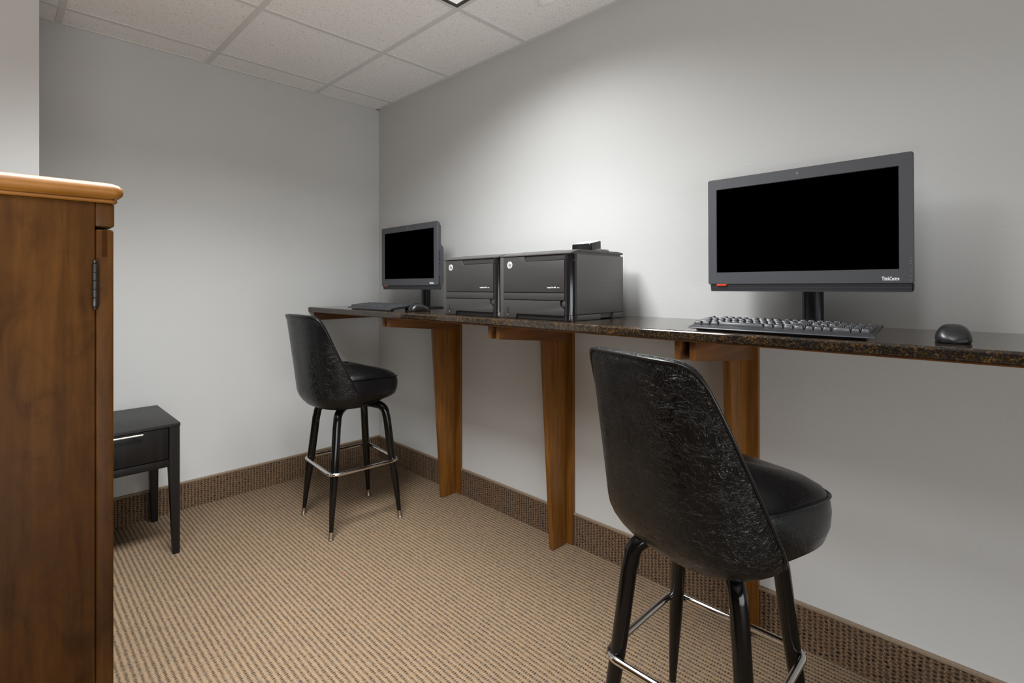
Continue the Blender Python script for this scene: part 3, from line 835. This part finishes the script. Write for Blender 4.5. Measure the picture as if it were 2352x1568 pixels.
for cx in (0.024, 0.082):
    mark(cx - 0.006, 0.042, 0.0012, 0.005); mark(cx + 0.006, 0.042, 0.0012, 0.004); mark(cx, 0.026, 0.0025, 0.0025)
mark(0.053, 0.037, 0.008, 0.008)
finish('sockets', bm, SLOT, hb, smooth=False)
bm = bmesh.new(); prf = []
for k in range(9):
    a = PI - k * PI / 8; prf.append((0.020 + 0.020 * math.cos(a), 0.013 * math.sin(a) ** 0.7 if 0 < k < 8 else 0.0))
add_prism(bm, prf, 'y', 0.0, 0.055); bmesh.ops.recalc_face_normals(bm, faces=bm.faces); bevel_all(bm, 0.001, 2)
cv = finish('plug_cover', bm, PRN_TOP); cv.scale = (0.82, 1, 0.9); cv.location = (1.955, -0.195, hz + 0.0004)
tag(cv, 'low rounded dark plastic piece on the right printer beside the outlet cube', 'accessory')

# ------------------------------------------------------------------ bar stool
def make_stool():
    t = thing('bar_stool', 'x', 'stool', (0, 0, 0), (0, 0, 0), 'black vinyl bucket seat bar stools')
    # swivel seat group is built in its own rotated frame by passing M
    return t
def sup(phi, a, b, n):
    return (abs(math.sin(phi) / a) ** n + abs(math.cos(phi) / b) ** n) ** (-1.0 / n)
def seat_parts(t, yaw, off):
    M = Matrix.Translation((off[0], off[1], 0)) @ Matrix.Rotation(yaw, 4, 'Z')
    ZB = 0.598; ZT = 1.045
    def lean(z): return 0.046 * max(0.0, (z - 0.62) / 0.42) ** 1.1
    def outer(phi, z):
        k = 1.0 + 0.05 * (z - 0.62) / 0.42
        lo = max(0.0, (ZB + 0.075 - z) / 0.075)
        k *= math.sqrt(max(0.0, 1 - (lo * 0.55) ** 2)) if lo > 0 else 1
        r = sup(phi, 0.224, 0.224, 2.9) * k
        return Vector((r * math.sin(phi), -r * math.cos(phi) - lean(z), z))
    def rim(phi):
        z = 0.8
        for _ in range(40):
            y = outer(phi, z).y
            dd_ = -0.070 - y; s = 0.665 + 1.75 * dd_ + (2.0 * dd_ * dd_ if dd_ > 0 else 0)
            crown = ZT - 0.006 * (phi / 0.9) ** 2
            kk = 0.055                                    # smooth minimum
            h = max(kk - abs(s - crown), 0) / kk
            zz = min(s, crown) - h * h * kk / 4
            z = 0.6 * z + 0.4 * min(max(zz, ZB + 0.012), ZT)
        return z
    # end angle where the rim reaches the bottom of the shell
    pm = 1.2
    while rim(pm) > ZB + 0.03 and pm < 1.9: pm += 0.01
    NP, NT = 64, 22
    bm = bmesh.new(); grid = []
    rimpath = []
    for i in range(NP + 1):
        phi = -pm + 2 * pm * i / NP
        zr = rim(phi)
        col = []
        th = 0.034 * min(1.0, max(0.25, (pm - abs(phi)) / 0.5))
        inn = Vector((math.sin(phi), -math.cos(phi), 0))
        # underside lip
        b0 = outer(phi, ZB)
        col.append(b0 * 0.86 + Vector((0, 0, ZB * 0.14)))
        for k in range(NT + 1):
            z = ZB + (zr - ZB) * k / NT
            col.append(outer(phi, z))
        rimpath.append(outer(phi, zr) + inn * 0.001 + Vector((0, 0, 0.0012)))
        top = outer(phi, zr)
        col.append(top - inn * th * 0.25 + Vector((0, 0, 0.006)))
        col.append(top - inn * th * 0.6 + Vector((0, 0, 0.006)))
        col.append(top - inn * th * 0.95 + Vector((0, 0, -0.004)))
        zi = max(ZB + 0.005, 0.70)
        for k in range(1, 9):
            z = zr - 0.012 + (min(zr - 0.012, zi) - (zr - 0.012)) * k / 8
            p = outer(phi, z); puff = 0.008 * math.sin(PI * k / 8)
            col.append(p - inn * (th + puff))
        grid.append([bm.verts.new(M @ p) for p in col])
    for A, B in zip(grid, grid[1:]):
        for k in range(len(A) - 1): bm.faces.new((A[k], A[k + 1], B[k + 1], B[k]))
        bm.faces.new((A[-1], A[0], B[0], B[-1]))
    bm.faces.new(grid[0][::-1]); bm.faces.new(grid[-1])
    sh = finish('backrest', bm, VINYL, t, angle=75)
    pts = [M @ p for p in rimpath]
    tube('piping', pts, 0.0037, PIPING, sh, 10)
    # seat cushion
    prof = [(0.50, 0.616), (0.86, 0.618), (0.955, 0.632), (0.995, 0.660), (1.005, 0.690), (0.995, 0.722), (0.975, 0.738), (0.93, 0.752), (0.80, 0.770), (0.60, 0.783), (0.35, 0.790), (0.12, 0.793)]
    rings = []
    K = 72
    def cush(s, z, k):
        a = 2 * PI * k / K
        r = sup(a + PI / 2, 0.214, 0.220, 2.8)
        x, y = r * math.cos(a), r * math.sin(a)
        # front edge rolls down a little
        dz = -0.026 * max(0.0, y / 0.21) ** 2 if z > 0.70 else 0
        return M @ Vector((x * s, (y + 0.008) * s, z + dz))
    for s, z in prof: rings.append([cush(s, z, k) for k in range(K)])
    se = loft('seat', rings, VINYL_SEAT, t, angle=70)
    tube('seam_piping', [cush(0.992, 0.737, k) for k in range(K)], 0.0030, PIPING, se, 8, True)
    # pan under the shell and swivel plate
    rings = []
    for s, z in ((0.55, 0.596), (0.74, 0.598), (0.78, 0.604), (0.76, 0.618)):
        rings.append([M @ Vector((sup(2 * PI * k / 48, 0.205, 0.205, 2.5) * s * math.cos(2 * PI * k / 48 - PI / 2), sup(2 * PI * k / 48, 0.205, 0.205, 2.5) * s * math.sin(2 * PI * k / 48 - PI / 2), z)) for k in range(48)])
    loft('seat_pan', rings, PIPING, t)
    box('swivel_plate', -0.085, 0.085, -0.085, 0.085, 0.580, 0.595, LEGMETAL, t, 0.003)
def frame_parts(t):
    q = math.sqrt(2)
    lr = 0.0195
    for sx in (-1, 1):
        for sy in (-1, 1):
            path = []; rad = []
            def add(c, z, r): path.append((sx * c, sy * c, z)); rad.append(r)
            add(0.1775, 0.030, 0.0095); add(0.170, 0.12, 0.0135); add(0.1580, 0.24, 0.0180); add(0.1475, 0.34, lr)
            add(0.132, 0.505, lr)
            R = 0.055; cx_, cz_ = 0.132 - 0.0045 - R / q * 1.0, 0.535
            for k in range(8):
                a = k * PI / 14
                add(cx_ + R / q * math.cos(a), 0.530 + R * 0.88 * math.sin(a), lr)
            add(0.060, 0.583, lr * 0.9); add(0.012, 0.583, lr * 0.8)
            lg = tube('leg', path, rad, LEGMETAL, t, 20)
            bm = bmesh.new()
            add_tube(bm, [(sx * 0.1806, sy * 0.1806, 0.0008), (sx * 0.1803, sy * 0.1803, 0.004), (sx * 0.1800, sy * 0.1800, 0.006), (sx * 0.1775, sy * 0.1775, 0.036)], [0.0130, 0.0130, 0.0112, 0.0105], 18)
            finish('ferrule', bm, BRASS, lg, angle=40)
            # screw head on the ring corner
            bm = bmesh.new(); add_lathe(bm, [(0, 0.003), (0.0035, 0.0025), (0.005, 0.0)], 14, Matrix.Translation((sx * 0.1715, sy * 0.1715, 0.295)) @ Vector((sx, sy, 0)).to_track_quat('Z', 'Y').to_matrix().to_4x4())
            finish('screw', bm, CHROME, lg)
            bm = bmesh.new(); add_lathe(bm, [(0, 0.004), (0.004, 0.0035), (0.006, 0.0)], 14, Matrix.Translation((sx * 0.1435, sy * 0.1435, 0.287)) @ Vector((-sx, -sy, 0)).to_track_quat('Z', 'Y').to_matrix().to_4x4())
            finish('rivet', bm, CHROME, lg)
    pth = []
    h_, rr = 0.1755, 0.038
    for cx_, cy_, a0 in ((h_ - rr, h_ - rr, 0), (-h_ + rr, h_ - rr, PI / 2), (-h_ + rr, -h_ + rr, PI), (h_ - rr, -h_ + rr, 1.5 * PI)):
        for k in range(7): pth.append((cx_ + rr * math.cos(a0 + k * PI / 12), cy_ + rr * math.sin(a0 + k * PI / 12), 0.295))
    # finer straight runs so the tube keeps its roundness
    tube('foot_ring', pth, 0.0092, CHROME, t, 16, True)
def stool(loc, base_yaw, seat_yaw, off, label):
    t = thing('bar_stool', label, 'stool', loc, (0, 0, base_yaw), 'black vinyl bucket seat bar stools')
    seat_parts(t, seat_yaw - base_yaw, off); frame_parts(t)
    return t
stool((0.706, -0.580, 0), math.radians(-4), math.radians(2), (0.0, -0.014), 'black vinyl bar stool with bucket back at the corner end of the counter')
stool((2.612, -0.655, 0), math.radians(0), math.radians(-17), (0.024, 0.0), 'large black vinyl bar stool in the foreground in front of the right computer')

# ------------------------------------------------------------------ nightstand
ns = thing('nightstand', 'small dark espresso wood nightstand with one drawer against the back wall', 'nightstand', (0, 0, 0))
X0, X1, Y1, Y0 = 0.040, 0.500, -1.296, -1.750
box('top', X0, X1 + 0.002, Y0, Y1 + 0.002, 0.566, 0.580, ESPRESSO_Y, ns, 0.001)
def ns_leg(xo, yo, sx, sy):      # outer corner and inward direction
    bm = bmesh.new()
    lv = [(0.5655, 0.040), (0.392, 0.040), (0.0005, 0.026)]
    R = []
    for z, wd in lv:
        R.append([bm.verts.new((xo, yo, z)), bm.verts.new((xo + sx * wd, yo, z)), bm.verts.new((xo + sx * wd, yo + sy * wd, z)), bm.verts.new((xo, yo + sy * wd, z))])
    for A, B in zip(R, R[1:]):
        for k in range(4): bm.faces.new((A[k], A[(k + 1) % 4], B[(k + 1) % 4], B[k]))
    bm.faces.new(R[0]); bm.faces.new(R[-1][::-1])
    bmesh.ops.recalc_face_normals(bm, faces=bm.faces); bevel_all(bm, 0.0008, 1)
    finish('leg', bm, ESPRESSO, ns)
for xo, sx in ((X0 + 0.004, 1), (X1, -1)):
    for yo, sy in ((Y0 + 0.002, 1), (Y1, -1)): ns_leg(xo, yo, sx, sy)
box('side_panel', X0 + 0.045, X1 - 0.041, Y1 - 0.022, Y1 - 0.006, 0.395, 0.5655, ESPRESSO, ns)
box('side_panel', X0 + 0.045, X1 - 0.041, Y0 + 0.006, Y0 + 0.022, 0.395, 0.5655, ESPRESSO, ns)
box('back_panel', X0 + 0.008, X0 + 0.020, Y0 + 0.045, Y1 - 0.041, 0.395, 0.5655, ESPRESSO, ns)
box('bottom_panel', X0 + 0.021, X1 - 0.041, Y0 + 0.045, Y1 - 0.041, 0.396, 0.406, ESPRESSO, ns)
box('front_rail', X1 - 0.026, X1 - 0.002, Y0 + 0.0425, Y1 - 0.0405, 0.392, 0.424, ESPRESSO, ns, 0.001)
dr = box('drawer', X1 - 0.020, X1 - 0.001, Y0 + 0.045, Y1 - 0.043, 0.4275, 0.5635, ESPRESSO, ns, 0.001)
bm = bmesh.new()
add_tube(bm, [(X1 + 0.017, -1.628, 0.556), (X1 + 0.017, -1.434, 0.556)], 0.0045, 14)
for y in (-1.60, -1.462): add_tube(bm, [(X1 - 0.001, y, 0.556), (X1 + 0.017, y, 0.556)], 0.0035, 10)
finish('handle', bm, STEEL, dr, angle=50)

# ------------------------------------------------------------------ tall cabinet
CX1, CY1 = 2.150, -1.7475          # right flank plane and front plane
cbz = 1.3235
cb = thing('wooden_cabinet', 'tall reddish brown stained wooden cabinet with moulded top at the left edge', 'cabinet', (0, 0, 0))
CX0, CY0 = 1.30, -2.24
box('case', CX0, CX1, CY0, CY1 - 0.0225, 0.0, cbz, MAPLE, cb, 0.001)
box('face_rail', CX0, CX1 - 0.0003, CY1 - 0.0222, CY1 + 0.0015, 1.287, cbz, MAPLE, cb, 0.003)
# moulded top: bull nose over a small bead, with rounded front corner
def slab_ring(off, z, r):
    x0, x1, y0, y1 = CX0 - off, CX1 + off, CY0 - 0.0, CY1 + off
    return [(x, y, z) for x, y in rrect(x0, x1, y0, y1, max(r, 0.001), 8)]
mould = [(-0.002, 1.3238, 0.004), (0.0035, 1.3240, 0.006), (0.0055, 1.3262, 0.008), (0.0050, 1.3285, 0.008), (0.0015, 1.3297, 0.006), (0.0020, 1.3310, 0.006),
         (0.0080, 1.3325, 0.010), (0.0118, 1.3365, 0.012), (0.0130, 1.3420, 0.013), (0.0118, 1.3470, 0.012), (0.0075, 1.3520, 0.010), (0.0000, 1.3550, 0.008), (-0.012, 1.3562, 0.005)]
loft('top', [slab_ring(*m) for m in mould], MAPLE_Y, cb, angle=60)
d = bmesh.new()
add_box(d, (CX0 + CX1) / 2 + 0.002, CX1 - 0.0003, CY1 - 0.0215, CY1 + 0.0005, 0.08, 1.2830, 0.0030, 3)
door = finish('door', d, MAPLE, cb)
box('door', CX0 + 0.0003, (CX0 + CX1) / 2 - 0.002, CY1 - 0.0215, CY1 + 0.0005, 0.08, 1.2830, MAPLE, cb, 0.003)
box('tenon_end', CX1 - 0.0009, CX1 - 0.0001, CY1 - 0.0140, CY1 - 0.0075, 1.241, 1.2815, plain('end_grain', (0.040, 0.013, 0.0015), 0.8, spec=0.05, vary=0.2), door)
def hinge(z0, z1):
    prof = [(0, z0 - 0.004), (0.0022, z0 - 0.0035), (0.0030, z0 - 0.001), (0.0022, z0 + 0.0008), (0.0038, z0 + 0.0016)]
    n = 5
    for k in range(n):
        a = z0 + 0.0016 + (z1 - z0 - 0.0032) * k / n; b_ = z0 + 0.0016 + (z1 - z0 - 0.0032) * (k + 1) / n
        prof += [(0.0040, a + 0.0006), (0.0040, b_ - 0.0006), (0.0033, b_)]
    prof += [(0.0022, z1 - 0.0008), (0.0032, z1 + 0.001), (0.0032, z1 + 0.0035), (0.0018, z1 + 0.005), (0, z1 + 0.0052)]
    return lathe('hinge', prof, HINGE, door, 18, Matrix.Translation((CX1 + 0.0032, CY1 - 0.0228, 0)))
hinge(1.163, 1.231); hinge(0.16, 0.228)

# tiny red crumb on the carpet
bm = bmesh.new(); bmesh.ops.create_icosphere(bm, subdivisions=2, radius=0.0028)
bmesh.ops.scale(bm, vec=(1.4, 0.8, 0.5), verts=bm.verts)
cr = finish('paper_crumb', bm, RED)
cr.location = (1.1, -0.9, 0.0016)
tag(cr, 'tiny red scrap lying on the open carpet', 'scrap')
def floor_at(px, py):
    f = Vector((math.cos(HEADING), math.sin(HEADING), 0)); r_ = Vector((math.sin(HEADING), -math.cos(HEADING), 0))
    dd = f + r_ * ((px - 1176) / F_PX) + Vector((0, 0, (HORIZON - py) / F_PX))
    return CAM + dd * (-CAM.z / dd.z)
pt = floor_at(792, 1317)
cr.location = (pt.x, pt.y, 0.0016)
